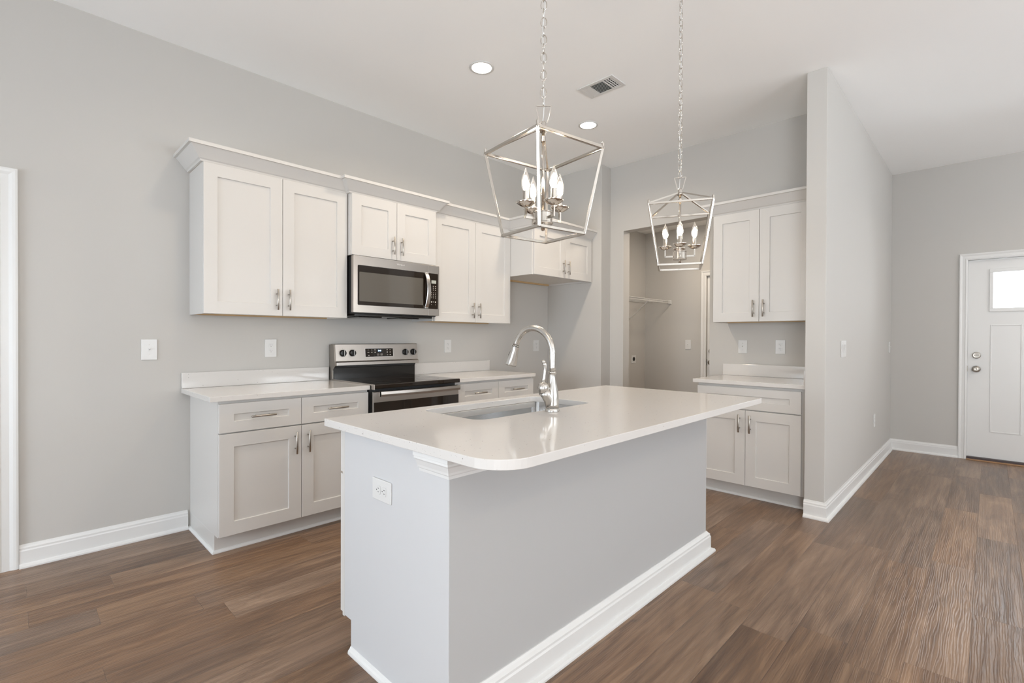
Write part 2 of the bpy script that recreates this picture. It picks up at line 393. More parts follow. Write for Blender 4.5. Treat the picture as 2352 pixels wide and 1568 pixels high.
# door_1 on the back wall at the far left (closed slab)
d1 = MB().box(DX0 + .004, DX1 - .004, .02, .055, .008, DZ - .004)
d1o = struct('door_1', d1, M['trim'])
for z0, z1 in ((.25, 1.0), (1.12, 1.9)):
    for x0 in (DX0 + .11, DX0 + .46):
        MB().box(x0, x0 + .27, .016, .022, z0, z1).build('door_panel', M['trim'], d1o, bevel=.004)

# front door in the right wall
D2 = struct('door_2', MB().box(XR + .03, XR + .075, FY1 + .003, -3.729, .03, 1.535).box(XR + .03, XR + .075, FY1 + .003, FY0 - .004, 1.974, FZ - .005)
            .box(XR + .03, XR + .075, -3.729, FY0 - .004, .03, 1.974).box(XR + .03, XR + .075, FY1 + .003, -4.321, 1.535, 1.974), M['trim'])
b = MB()
for y0, y1, z0, z1 in ((-4.321, -3.729, 1.535, 1.573), (-4.321, -3.729, 1.937, 1.974), (-4.321, -4.29, 1.573, 1.937), (-3.757, -3.729, 1.573, 1.937)):
    b.box(XR + .018, XR + .07, y0, y1, z0, z1)
b.build('glazing_frame', M['trim'], D2, bevel=.003)
MB().box(XR + .045, XR + .052, -4.29, -3.757, 1.573, 1.937).build('window_pane', M['glass'], D2)
for y0, y1 in ((-3.969, -3.738), (-4.312, -4.081)):
    b = MB()   # raised moulding round each recessed panel
    for a0, a1, c0, c1 in ((y0, y0 + .012, .297, 1.403), (y1 - .012, y1, .297, 1.403), (y0 + .012, y1 - .012, .297, .309), (y0 + .012, y1 - .012, 1.391, 1.403)):
        b.box(XR + .0255, XR + .034, a0, a1, c0, c1)
    b.build('door_panel', M['trim'], D2, bevel=.003)
def lathe_knob(name, parent, c, ax, prof, material): return MB().lathe(prof, c, 28, ax).build(name, material, parent, smooth=True)
lathe_knob('door_knob', D2, (XR + .03, -3.636, .943), '-x', [(0.0, 0), (.034, 0), (.034, .006), (.026, .010), (.013, .014), (.012, .030), (.024, .038), (.029, .052), (.027, .062), (.018, .067), (.006, .066), (.0, .064)], M['nickel'])
kb = lathe_knob('deadbolt', D2, (XR + .03, -3.637, 1.086), '-x', [(0.0, 0), (.033, 0), (.033, .010), (.028, .014), (.024, .013), (0, .013)], M['nickel'])
MB().box(XR - .002, XR + .018, -3.655, -3.619, 1.081, 1.091).build('thumb_turn', M['nickel'], kb, bevel=.003)
MB().box(XR + .024, XR + .03, -3.572, -3.566, .915, .975).build('latch_plate', M['nickel'], D2)
struct('trim_4', MB().box(XR - .012, XR + .12, FY1, FY0, 0.0, .028), M['threshold'], bevel=.003)
struct('trim_5', MB().box(XR - .05, XR - .012, FY1 - .0, FY0 + .0, 0.0, .010), M['oak'], bevel=.003)
struct('trim_6', MB().box(XR + .03, XR + .1, FY0 - .003, FY0, .028, FZ).box(XR + .03, XR + .1, FY1, FY1 + .003, .028, FZ), M['trim'])
# laundry back door
D3 = struct('door_3', MB().box(XLB + .02, XLB + .055, LDY1 + .004, LDY0 - .005, .008, LDZ - .004), M['trim'])
for y0 in (LDY1 + .10, LDY1 + .44):
    for z0, z1 in ((.22, .95), (1.08, 1.86)): MB().box(XLB + .015, XLB + .021, y0, y0 + .26, z0, z1).build('door_panel', M['trim'], D3, bevel=.004)
lathe_knob('door_knob', D3, (XLB + .02, -1.246, .953), '-x', [(0, 0), (.032, 0), (.032, .006), (.013, .014), (.012, .03), (.024, .036), (.028, .05), (.018, .062), (0, .062)], M['nickel'])
lathe_knob('deadbolt', D3, (XLB + .02, -1.246, 1.094), '-x', [(0, 0), (.03, 0), (.03, .014), (.02, .02), (0, .02)], M['nickel'])
MB().box(XLB + .012, XLB + .02, LDY0 - .006, LDY0, .92, .99).build('latch_plate', M['dark'], D3)

# ------------------------------------------------------------------ cabinets
ST = 0.0765   # stile and rail width
def shaker(parent, name, x0, x1, z0, z1, yf, stile=ST, gap=.0015, rail=None):
    """shaker front: outer face at y=yf (local, facing -y), 20 mm thick, recessed flat panel"""
    rail = rail or stile; x0 += gap; x1 -= gap; z0 += gap; z1 -= gap; b = MB(); yb = yf + .02
    Q = lambda i, j, y: [(x0 + i, y, z0 + j), (x1 - i, y, z0 + j), (x1 - i, y, z1 - j), (x0 + i, y, z1 - j)]
    b.skin([Q(0, 0, yb), Q(0, 0, yf), Q(stile, rail, yf), Q(stile + .0006, rail + .0006, yf + .009)])
    return b.build(name, M['cab'], parent, bevel=.0010, seg=1)
def bar_pull(parent, x, z, yf, vertical=True, L=.138):
    b = MB(); y = yf - .032
    if vertical:
        b.tube([(x, y, z - L / 2), (x, y, z + L / 2)], .006, 14)
        for s in (-1, 1): b.tube([(x, yf + .001, z + s * .038), (x, y, z + s * .038)], .0042, 10)
    else:
        b.tube([(x - L / 2, y, z), (x + L / 2, y, z)], .006, 14)
        for s in (-1, 1): b.tube([(x + s * .038, yf + .001, z), (x + s * .038, y, z)], .0042, 10)
    o = b.build('bar_pull', M['nickel'], parent, bevel=.0008, seg=1)
    for p in o.data.polygons: p.use_smooth = len(p.vertices) == 4
    return o
ZU0, ZU1 = 1.390, 2.311
def upper(label, loc, rotz, W, depth, z0, splits, reveal_r=0.0, z1=ZU1):
    """wall cabinet in local coords: x 0..W, back at y=0, box front at -depth"""
    t = thing('wall_cabinet', label, 'cabinet', loc, rotz)
    b = MB(); z0_ = z0 - loc[2]; z1_ = z1 - loc[2]
    b.box(0, .016, -depth, -.001, z0_, z1_).box(W - .016, W, -depth, -.001, z0_, z1_).box(.016, W - .016, -depth, -.001, z1_ - .016, z1_)
    b.box(.016, W - .016, -.010, -.001, z0_ + .02, z1_ - .016)
    # face frame
    b.box(.016, .04, -depth, -depth + .019, z0_, z1_ - .016).box(W - .04 - reveal_r, W - .016, -depth, -depth + .019, z0_, z1_ - .016).box(.04, W - .04 - reveal_r, -depth, -depth + .019, z0_, z0_ + .035)
    b.build('cabinet_box', M['cab'], t, bevel=.001, seg=1)
    MB().box(.016, W - .016, -depth + .019, -.010, z0_ + .018, z0_ + .030).build('bottom_panel', M['cab_in'], t)
    MB().box(.016, W - .016, -.028, -.010, z0_ + .001, z0_ + .018).build('hanging_rail', M['rawwood'], t)
    for (a, c), side in splits:
        d = shaker(t, 'door', a, c, z0_, z1_, -depth - .02)
        hx = c - .040 if side == 'r' else a + .038
        bar_pull(d, hx, z0_ + .108, -depth - .02)
    return t
upper('wide white wall cabinet left of the microwave, with exposed end panel and two tall doors', (.8166, 0, ZU0), 0, .9275, .305, ZU0, [((0, .4654), 'r'), ((.4654, .9275), 'l')])
upper('short white two-door wall cabinet directly above the microwave', (1.7521, 0, 1.857), 0, .771, .353, 1.857, [((.003, .386), 'r'), ((.386, .768), 'l')])
upper('tall white two-door wall cabinet between the microwave and the deep cabinet', (2.5311, 0, ZU0), 0, .9364, .305, ZU0, [((.010, .4755), 'r'), ((.4755, .9364), 'l')])
upper('short deep white cabinet over the empty refrigerator alcove', (3.4685, 0, 1.858), 0, .960, .61, 1.858, [((.012, .489), 'r'), ((.489, .948), 'l')], .0)
upper('tall white wall cabinet in the niche beside the pantry opening', (XP, -2.003, ZU0), -PI/2, .798, .305, ZU0, [((0, .376), 'r'), ((.376, .757), 'l')], .02)
# crown mouldings
CR = [(0, 2.296), (.010, 2.296), (.014, 2.306), (.022, 2.312), (.066, 2.366), (.072, 2.372), (.086, 2.372), (.086, 2.392), (0, 2.392)]
def offset_thing(name, label, cat, mb, m_, base, **k):
    o = mb.build(name, m_, None, offset=(-base[0], -base[1], -base[2]), **k); o.location = base; return tag(o, label, cat)
offset_thing('crown_moulding', 'long stepped white crown moulding along the tops of the four cabinets on the back wall', 'moulding',
    MB().sweep([(.8155, 0), (.8155, -.306), (1.751, -.306), (1.751, -.354), (2.524, -.354), (2.524, -.306), (3.4675, -.306), (3.4675, -.611), (XA, -.611)], [(o + .001, z + .016) for o, z in CR]), M['cab'], (.8155, 0, 2.312))
offset_thing('crown_moulding', 'short straight white crown moulding on top of the niche cabinet beside the column', 'moulding',
    MB().sweep([(XP, -2.002), (XP - .306, -2.002), (XP - .306, YQ1)], [(o + .001, z + .016) for o, z in CR]), M['cab'], (XP, -2.002, 2.312))

SHOE = [(0, 0), (.014, 0), (.014, .006), (.010, .013), (.004, .017), (0, .017)]
def base_cab(label, loc, rotz, W, cols, drawers, doors, end_left=False, filler_r=0.0, shoe_path=None):
    """floor cabinet in local coords, x 0..W, front frame at y=-.61, doors at -.632"""
    t = thing('base_cabinet', label, 'cabinet', loc, rotz); b = MB()
    b.box(0, .018, -.61, -.001, .105, .884).box(0, .018, -.541, -.001, 0, .105)
    b.box(W - .018, W, -.61, -.001, .105, .884).box(W - .018, W, -.541, -.001, 0, .105)
    b.box(.018, W - .018, -.61, -.001, .105, .123).box(.018, W - .018, -.012, -.001, .123, .884)
    b.box(.018, W - .018, -.61, -.591, .86, .884).box(.018, .05, -.61, -.591, .123, .86).box(W - .05 - filler_r, W - .018, -.61, -.591, .123, .86)
    b.box(.05, W - .05 - filler_r, -.61, -.591, .685, .712)
    b.build('cabinet_box', M['cab'], t, bevel=.001, seg=1)
    MB().box(.0, W, -.545, -.541, 0, .105).build('toe_kick', M['cab'], t)
    MB().sweep(shoe_path or [(0.0, -.545), (W, -.545)], SHOE).build('shoe_moulding', M['trim'], t)
    for a, c in drawers:
        d = shaker(t, 'drawer', a, c, .7, .868, -.632, ST, rail=.062)
        if (c - a) < .6: bar_pull(d, (a + c) / 2, .785, -.632, False)
    for (a, c), side in doors:
        d = shaker(t, 'door', a, c, .110, .695, -.632)
        bar_pull(d, c - .040 if side == 'r' else a + .040, .592, -.632)
    return t
base_cab('white floor cabinet left of the range, with two drawers above two doors', (.8187, 0, 0), 0, .930, None, [(0, .4635), (.4635, .928)], [((0, .4635), 'r'), ((.4635, .928), 'l')],
         shoe_path=[(0, -.001), (0, -.545), (.93, -.545)])
base_cab('white floor cabinet right of the range, half hidden behind the island', (2.532, 0, 0), 0, .943, None, [(.014, .480), (.480, .941)], [((.014, .480), 'r'), ((.480, .941), 'l')])
base_cab('white floor cabinet in the niche, one wide drawer above two doors', (XP, -2.003, 0), -PI/2, .798, None, [(0, .764)], [((0, .379), 'r'), ((.379, .764), 'l')], filler_r=.01,
         shoe_path=[(0, -.001), (0, -.545), (.79, -.545)])

# ------------------------------------------------------------------ countertops
def counter(name, label, parts):
    t = thing(name, label, 'countertop', parts[0][1]); L = parts[0][1]
    for nm, _, bx in parts: MB().box(*bx).build(nm, M['quartz'], t, bevel=.002, offset=(-L[0], -L[1], -L[2]))
    return t
counter('countertop', 'speckled white quartz countertop with backsplash, left of the range', [
    ('slab', (.77, 0, .884), (.770, 1.748, -.652, -.001, .8845, .914)), ('backsplash', None, (.770, 1.748, -.021, -.001, .9145, 1.016))])
counter('countertop', 'speckled white quartz countertop with backsplash, between the range and refrigerator alcove', [
    ('slab', (2.53, 0, .884), (2.531, 3.482, -.652, -.001, .8845, .914)), ('backsplash', None, (2.531, 3.478, -.021, -.001, .9145, 1.016))])
counter('countertop', 'small white quartz countertop in the niche, with splashes at back and right side', [
    ('slab', (XP, -1.97, .884), (XP - .652, XP - .001, YQ1 + .001, -1.972, .888, .9175)), ('backsplash', None, (XP - .021, XP - .001, YQ1 + .001, -1.975, .918, 1.02)),
    ('side_splash', None, (XP - .640, XP - .022, YQ1 + .001, YQ1 + .021, .918, 1.02))])

# island worktop with rounded corner and sink cutout
def rounded(poly_r, n=10):
    pts = []
    for i, (x, y, r) in enumerate(poly_r):
        px, py, _ = poly_r[i - 1]; nx, ny, _ = poly_r[(i + 1) % len(poly_r)]
        a = Vector((px - x, py - y)).normalized(); b_ = Vector((nx - x, ny - y)).normalized(); p = Vector((x, y))
        c = p + (a + b_) * r; s = p + a * r; e = p + b_ * r
        a0 = math.atan2(s.y - c.y, s.x - c.x); a1 = math.atan2(e.y - c.y, e.x - c.x); d = (a1 - a0 + PI) % (2 * PI) - PI
        for k in range(n + 1): q = a0 + d * k / n; pts.append((c.x + r * math.cos(q), c.y + r * math.sin(q)))
    return pts
IX0, IX1, IY0, IY1 = .8984, 2.9656, -2.8159, -1.778
SX0, SX1, SY0, SY1 = 1.318, 2.108, -2.262, -1.862
def plate(name, outer, holes, z0, z1, material, parent, bev, base):
    cu = bpy.data.curves.new('c', 'CURVE'); cu.dimensions = '2D'; cu.fill_mode = 'BOTH'
    for pl in [outer] + holes:
        s = cu.splines.new('POLY'); s.points.add(len(pl) - 1)
        for q, (x, y) in zip(s.points, pl): q.co = (x - base[0], y - base[1], 0, 1)
        s.use_cyclic_u = True
    cu.extrude = (z1 - z0) / 2 - bev; cu.bevel_depth = bev; cu.bevel_resolution = 1; cu.offset = -bev
    to = bpy.data.objects.new('c', cu); me = bpy.data.meshes.new_from_object(to); bpy.data.objects.remove(to); bpy.data.curves.remove(cu)
    me.name = name; me.materials.clear(); me.materials.append(material)
    for v in me.vertices: v.co.z += (z0 + z1) / 2 - base[2]
    for p in me.polygons: p.use_smooth = False
    o = bpy.data.objects.new(name, me); C.objects.link(o)
    if parent: o.parent = parent
    else: o.location = base
    return o
itop = plate('island_countertop', rounded([(IX0, IY0, .125), (IX1, IY0, .012), (IX1, IY1, .012), (IX0, IY1, .008)]),
             [rounded([(SX0, SY0, .06), (SX1, SY0, .06), (SX1, SY1, .06), (SX0, SY1, .06)])], .884, .914, M['quartz'], None, .002, (IX0, IY0, .884))
tag(itop, 'large speckled white quartz island top with rounded near corner and sink cutout', 'countertop')

# ------------------------------------------------------------------ kitchen island body
EX, LY, RX = .940, -2.548, 2.850      # end face, long face, right end
CFY = -1.878                          # cabinet box front (facing the range)
KN = -2.40
isl = thing('kitchen_island', 'white kitchen island with painted knee wall and end panel under the quartz top', 'island', (EX, LY, 0))
io = (-EX, -LY, 0)
MB().box(EX + .0031, RX, LY, KN, 0, .8835).build('knee_wall', M['island_shaded'], isl, offset=io)
ep = MB()
ep.prism([(LY + .0005, 0), (-1.931, 0), (-1.931, .129), (CFY, .129), (CFY, .8835), (LY + .0005, .8835)], EX, EX + .003, 'x')
ep.build('end_panel', M['island_lit'], isl, offset=io)
b = MB()
b.box(EX + .004, EX + .03, KN + .001, CFY, .129, .883).box(RX - .018, RX, KN + .001, CFY, .129, .883).box(EX + .03, RX - .018, KN + .001, CFY - .02, .129, .147)
b.box(EX + .03, RX - .018, -1.951, -1.936, 0, .129)
for x0, x1 in ((EX + .001, EX + .05), (1.29, 1.33), (2.10, 2.14), (RX - .05, RX)): b.box(x0, x1, CFY + .0025, CFY + .019, .121, .883)
b.box(EX + .05, RX - .05, CFY + .0025, CFY + .019, .855, .883)
b.build('cabinet_box', M['cab'], isl, offset=io)
# fronts face +y : build in a half-turned frame
def ishaker(name, x0, x1, z0, z1):
    d = shaker(isl, name, -x1, -x0, z0, z1, 0)
    for v in d.data.vertices: v.co = Vector((-v.co.x - EX, (CFY + .0415) - v.co.y - LY, v.co.z))
    return d
for x0, x1 in ((EX + .002, 1.325),): 
    ishaker('drawer', x0, x1, .70, .868); ishaker('door', x0, x1, .13, .695)
for x0, x1 in ((1.325, 1.717), (1.717, 2.11)): ishaker('door', x0, x1, .13, .868)
ishaker('door', 2.11, RX, .13, .868)
ipath = [(EX + .06, LY), (RX, LY), (RX, KN)]
IBB = [(0, 0), (.042, 0), (.042, .008), (.038, .016), (.026, .020), (.022, .022), (.022, .088), (.018, .095), (.018, .104), (.008, .113), (.004, .120), (0, .120)]
MB().sweep([(EX, LY), (RX, LY), (RX, KN)], IBB).build('baseboard', M['trim'], isl, offset=io)
MB().sweep([(EX, -1.931), (EX, LY - .001)], [(0, 0), (.014, 0), (.014, .006), (.012, .013), (.006, .018), (.003, .024), (0, .026)]).build('shoe_moulding', M['trim'], isl, offset=io)
MP = [(0, .812), (.004, .812), (.006, .822), (.010, .826), (.012, .834), (.020, .852), (.026, .858), (.026, .866), (.030, .868), (.030, .883), (0, .883)]
MB().sweep([(EX, -2.397), (EX, LY), (RX, LY), (RX, KN)], MP).build('top_moulding', M['trim'], isl, offset=io)

# sink
sk = thing('kitchen_sink', 'undermount stainless steel single-bowl sink set in the island top', 'sink', ((SX0 + SX1) / 2, (SY0 + SY1) / 2, .66))
so = (-(SX0 + SX1) / 2, -(SY0 + SY1) / 2, -.66)
b = MB(); e = .006
R = lambda g_, r_, z: [(x, y, z) for x, y in rounded([(SX0 - g_, SY0 - g_, r_), (SX1 + g_, SY0 - g_, r_), (SX1 + g_, SY1 + g_, r_), (SX0 - g_, SY1 + g_, r_)], 6)]
b.skin([R(.03, .05, .8805), R(.03, .05, .8835), R(e, .045, .8835), R(e - .004, .043, .70), R(-.012, .04, .672), R(-.05, .04, .664), R(-.05, .04, .6605), R(-.004, .04, .668), R(e + .002, .045, .70), R(e + .004, .046, .8805)], True, False)
b.bm.faces.new([b.bm.verts.new(p) for p in R(-.05, .04, .6642)])
sb = b.build('basin', M['steel_sink'], sk, offset=so)
for p in sb.data.polygons: p.use_smooth = True
md = sb.modifiers.new('es', 'EDGE_SPLIT'); md.split_angle = math.radians(50)
MB().lathe([(0, .6645), (.055, .6645), (.057, .667), (.045, .668), (.040, .6655), (0, .6655)], ((SX0 + SX1) / 2, (SY0 + SY1) / 2, 0), 28).build('drain', M['nickel'], sk, smooth=True, offset=so)

# faucet
FXc, FYc = 1.728, -2.305
fa = thing('faucet', 'brushed stainless gooseneck pull-down faucet standing behind the sink', 'faucet', (FXc, FYc, .914))
MB().lathe([(0, 0), (.0335, 0), (.0335, .003), (.0305, .012), (.029, .015), (0, .015)], (0, 0, 0), 36).build('base_ring', M['faucet'], fa, smooth=True)
b = MB(); b.lathe([(0, .015), (.0295, .015), (.029, .03), (.030, .05), (.0292, .07), (.027, .09), (.0235, .11), (.019, .13), (.0162, .15), (.0155, .168), (.0165, .172), (.0195, .175), (.0195, .179), (.017, .181), (0, .181)], (0, 0, 0), 36)
b.tube([(-.004, .004, .028), (-.014, .006, .055), (-.030, .010, .078), (-.046, .014, .094)], [.026, .026, .025, .0245], 24)
b.build('body', M['faucet'], fa, smooth=True)
# spout: straight riser, arc over towards +y
Rr = .118; zc = .262
pts = [(0, 0, .181), (0, 0, .20), (0, 0, .23)]
for k in range(0, 27):
    a = math.radians(163) * k / 26; pts.append((0, Rr - Rr * math.cos(a), zc + Rr * math.sin(a)))
b = MB(); b.tube(pts, .0146, 20); b.build('spout', M['faucet'], fa, smooth=True)
end = Vector(pts[-1]); a = math.radians(163); tdir = Vector((0, math.sin(a), math.cos(a))).normalized(); tdir = Vector((-.06, tdir.y, tdir.z)).normalized()
def along(p0, d, prof, n=30, flute=0):
    d = Vector(d).normalized(); u = Vector((1, 0, 0)); u = (u - d * u.dot(d)).normalized(); v = d.cross(u); rings = []
    for r, h in prof:
        ring = []
        for k in range(n):
            q = 2 * PI * k / n; rr = r * (1 + flute * (h / .1) * math.cos(q * 7)); ring.append(Vector(p0) + d * h + (u * math.cos(q) + v * math.sin(q)) * max(rr, 1e-5))
        rings.append(ring)
    return rings
sh = MB().skin(along(end, tdir, [(0, .0), (.0165, 0), (.0172, .004), (.0165, .008), (.0175, .02), (.021, .045), (.0255, .075), (.0275, .095), (.026, .101), (.022, .103), (.020, .098), (0, .098)], 42, .05)).build('spray_head', M['faucet'], fa, smooth=True)
MB().skin(along(end + tdir * .002, tdir, [(.0172, -.001), (.0176, 0), (.0176, .0015), (.0172, .0025)], 30), True, False).build('joint_ring', M['dark'], sh)
MB().tube([end + tdir * .035 + Vector((0, .021, .006)), end + tdir * .06 + Vector((0, .0265, .008))], .004, 8).build('spray_button', M['dark'], sh)
hub = MB().lathe([(0, -.030), (.012, -.028), (.020, -.020), (.0245, -.008), (.0255, .002), (.024, .012), (.018, .022), (.010, .027), (0, .029)], (-.046, .014, .108), 30)
pl = [(-.046, .014, .128), (-.045, .013, .150), (-.040, .012, .172), (-.037, .011, .195), (-.040, .011, .214), (-.045, .012, .225)]
hub.tube(pl, [.0095, .0075, .0072, .0088, .0100, .0088], 16)
hub.lathe([(0, -.010), (.007, -.007), (.0098, 0), (.007, .007), (0, .010)], (-.047, .0115, .226), 18)
hub.build('lever_handle', M['faucet'], fa, smooth=True)

# ------------------------------------------------------------------ outlets and switches
def wallplate(kind, label, loc, rotz, W=.077, H=.122, horiz=False, group=None):
    """local: plate faces -y, centred on x/z"""
    nm = {'outlet': 'wall_outlet', 'switch': 'light_switch', 'blank': 'cover_plate', 'rocker': 'light_switch'}[kind]
    t = thing(nm, label, {'outlet': 'outlet', 'switch': 'switch', 'rocker': 'switch', 'blank': 'outlet'}[kind], loc, rotz, group)
    if horiz: W, H = .125, .078
    MB().box(-W / 2, W / 2, -.006, -.0003, -H / 2, H / 2).build('cover_plate', M['plastic'], t, bevel=.0025)
    if kind == 'outlet':
        for s in (-1, 1):
            cx, cz = (s * .0195, 0) if horiz else (0, s * .0195)
            pts = rounded([(-.0165, -.0145, .006), (.0165, -.0145, .006), (.0165, .0145, .006), (-.0165, .0145, .006)], 5)
            if horiz: pts = [(y, x) for x, y in pts]
            r = MB().prism([(x + cx, z + cz) for x, z in pts], -.0085, -.006, 'y').build('receptacle', M['plastic'], t, bevel=.0006, seg=1)
            q = MB()
            if horiz: q.box(cx + .0035 - .004, cx + .0035 + .004, -.0089, -.0085, cz + .0055, cz + .0075).box(cx - .0005, cx + .0065, -.0089, -.0085, cz - .0075, cz - .0055).box(cx - .0105, cx - .0065, -.0089, -.0085, cz - .002, cz + .002)
            else: q.box(cx - .0075, cx - .0055, -.0089, -.0085, cz - .0005, cz + .0075).box(cx + .0055, cx + .0075, -.0089, -.0085, cz + .0005, cz + .0065).box(cx - .002, cx + .002, -.0089, -.0085, cz - .0095, cz - .0055)
            q.build('slots', M['dark'], r)
        MB().lathe([(0, .006), (.003, .006), (.0025, .0075), (0, .0075)], (0, 0, 0), 12, 'y').build('screw', M['plastic'], t)
    elif kind == 'switch':
        MB().box(-.006, .006, -.0075, -.006, -.013, .013).build('toggle_frame', M['plastic'], t)
        MB().prism([(-.0072, -.004), (-.0185, .005), (-.0172, .010), (-.0072, .006)], -.0042, .0042, 'x').build('toggle', M['plastic'], t, bevel=.0008, seg=1)
        for s in (-1, 1): MB().lathe([(0, .006), (.0026, .006), (.002, .0075), (0, .0075)], (0, 0, s * .030), 12, 'y').build('screw', M['nickel'], t)
    elif kind == 'rocker':
        for cx in (-.046, 0, .046):
            MB().prism([(-.0055, -.034), (-.0070, -.034), (-.0066, 0), (-.0085, .034), (-.0055, .034)], cx - .0165, cx + .0165, 'x').build('rocker', M['plastic'], t, bevel=.0008, seg=1)
    return t
wallplate('switch', 'white toggle light switch on the back wall, left of all the cabinets', (.6025, 0, 1.167), 0, .081, .128)
wallplate('outlet', 'white duplex outlet on the back wall above the left counter', (1.3195, 0, 1.168), 0, .08, .128)
wallplate('outlet', 'white duplex outlet on the back wall just right of the range', (2.939, 0, 1.168), 0, .083, .124)
wallplate('outlet', 'faint white duplex outlet inside the refrigerator alcove behind the faucet', (4.222, 0, 1.162), 0, .09, .126)
wallplate('switch', 'white toggle switch in the niche, left of the niche outlet', (XP, -2.142, 1.178), -PI/2, .076, .118)
wallplate('outlet', 'white duplex outlet in the niche, beside the column', (XP, -2.451, 1.180), -PI/2, .076, .122)
wallplate('outlet', 'white double outlet mounted sideways on the end of the island', (EX, -2.165, .694), -PI/2, horiz=True)
wallplate('rocker', 'wide white rocker switch plate on the long hallway side of the divider wall', (4.465, YQ0, 1.172), 0, .165, .126)
wallplate('switch', 'white switch plate at the far end of the divider wall, near the front door corner', (6.86, YQ0, 1.16), 0, .08, .122)
wallplate('outlet', 'low white outlet near the floor on the divider wall', (5.90, YQ0, .455), 0, .08, .125)
wallplate('switch', 'white toggle switch on the laundry back wall beside the inner door', (XLB, -.953, 1.172), -PI/2, .075, .12)
dv = thing('dryer_outlet', 'white wall plate with a round black socket low inside the laundry', 'outlet', (5.795, YLL, .973), 0)
MB().box(-.056, .056, -.006, -.0003, -.052, .052).build('cover_plate', M['plastic'], dv, bevel=.002)
MB().lathe([(0, .004), (.027, .004), (.027, .010), (.024, .012), (0, .011)], (0, 0, .003), 28, 'y').build('round_socket', M['blackmatte'], dv)

# wire shelf in the laundry
ws = thing('wire_shelf', 'white ventilated wire shelf on the laundry wall seen through the opening', 'shelf', (5.4, YLL, 1.74))
wo = (-5.4, -YLL, -1.74); X0s, X1s, YF = XP + .16, XLB - .004, -.715
b = MB(); n_ = int((X1s - X0s) / .026)
for k in range(n_ + 1):
    x = X0s + (X1s - X0s) * k / n_; b.tube([(x, YLL - .008, 1.744), (x, YF, 1.744), (x, YF - .003, 1.742), (x, YF - .004, 1.715)], .0017, 6)
wr = b.build('wire_deck', M['plastic'], ws, offset=wo)
b = MB()
for y, z in ((YLL - .012, 1.741), (-.47, 1.741), (-.60, 1.741), (YF, 1.741), (YF - .003, 1.716)): b.tube([(X0s, y, z), (X1s, y, z)], .0030, 8)
b.build('long_rods', M['plastic'], ws, offset=wo)
MB().beam((5.62, YF + .05, 1.738), (5.62, YLL - .004, 1.47), .014, .008).build('support_brace', M['plastic'], ws, offset=wo)
MB().box(X1s - .012, X1s, YF - .012, YF + .03, 1.705, 1.755).build('end_bracket', M['plastic'], ws, offset=wo, bevel=.002)

# ------------------------------------------------------------------ range
RX0, RX1 = 1.756, 2.523
rg = thing('electric_range', 'freestanding stainless steel range with black glass cooktop between the base cabinets', 'range', ((RX0 + RX1) / 2, 0, 0))
ro = (-(RX0 + RX1) / 2, 0, 0)
MB().box(RX0, RX1, -.625, -.025, .04, .8845).build('side_panels', M['blackmatte'], rg, offset=ro)
b = MB(); b.box(RX0 - .002, RX1 + .002, -.690, -.070, .890, .921)
b.build('cooktop', M['glassblack'], rg, bevel=.006, seg=3, offset=ro)
ringm = mat('burner_ring_print', (0.08, 0.075, 0.07), 0.25)
for cx, cy, r in ((1.95, -.24, .075), (2.33, -.24, .095), (1.95, -.52, .105), (2.33, -.52, .085)):
    b = MB(); b.lathe([(r, .9211), (r + .002, .9214), (r + .002, .9211)], (cx, cy, 0), 40, caps=False); b.build('burner_ring', ringm, rg, offset=ro)
MB().box(RX0 - .004, RX0 - .0022, -.690, -.04, .885, .923).box(RX0 - .004, RX0 + .004, -.694, -.6905, .885, .921).build('cooktop_trim', M['steel'], rg, offset=ro)
b = MB(); b.box(RX0 + .006, RX1 - .006, -.072, -.020, .905, 1.010)
b.build('rear_riser', M['black'], rg, bevel=.004, offset=ro)
b = MB(); b.box(RX0 + .004, RX1 - .012, -.085, -.022, 1.010, 1.030); b.build('vent_slot', M['blackmatte'], rg, offset=ro)
# backguard with sloping face
gp = [(-.016, 1.197), (-.085, 1.197), (-.090, 1.192), (-.104, 1.060), (-.118, 1.052), (-.118, 1.026), (-.016, 1.026)]
MB().prism(gp, RX0 + .008, RX1 + .002, 'x').build('backguard', M['steel'], rg, bevel=.002, offset=ro)
MB().prism([(-.010, 1.190), (-.083, 1.190), (-.1, 1.06), (-.112, 1.028), (-.066, .99), (-.066, .905), (-.010, .905)], RX0, RX0 + .008, 'x').build('backguard_side', mat('grey_steel', (.32, .29, .26), .4, .8), rg, offset=ro)
def yface(z): return -.090 - (1.192 - z) * (.014 / .132)
def gx(x): return x - (RX0 + RX1) / 2
dp = MB(); z0, z1 = 1.090, 1.157
dp.prism([(yface(z1) - .0015, z1), (yface(z0) - .0015, z0), (yface(z0) + .004, z0), (yface(z1) + .004, z1)], 2.018, 2.276, 'x')
disp = dp.build('control_display', M['glassblack'], rg, offset=ro)
b = MB(); fr_ = .002
for a0, a1, c0, c1 in ((2.0155, 2.0178, 1.0875, 1.1595), (2.2762, 2.2785, 1.0875, 1.1595), (2.0178, 2.2762, 1.0875, 1.0898), (2.0178, 2.2762, 1.1572, 1.1595)):
    b.prism([(yface(c1) - .0016, c1), (yface(c0) - .0016, c0), (yface(c0) + .002, c0), (yface(c1) + .002, c1)], a0, a1, 'x')
b.build('display_frame', M['logo'], disp, offset=ro)
tilt = PI/2 - math.atan2(.014, .132)
text_mesh('clock', '5:48', .017, M['clock'], disp, (gx(2.148), yface(1.139) - .0022, 1.139), (tilt, 0, 0))
b = MB()
def key(x, z, w_, h_): b.prism([(yface(z + h_) - .0020, z + h_), (yface(z) - .0020, z), (yface(z) - .0014, z), (yface(z + h_) - .0014, z + h_)], x - w_ / 2, x + w_ / 2, 'x')
for x in (2.045, 2.076): key(x, 1.144, .012, .003); key(x, 1.124, .016, .003)
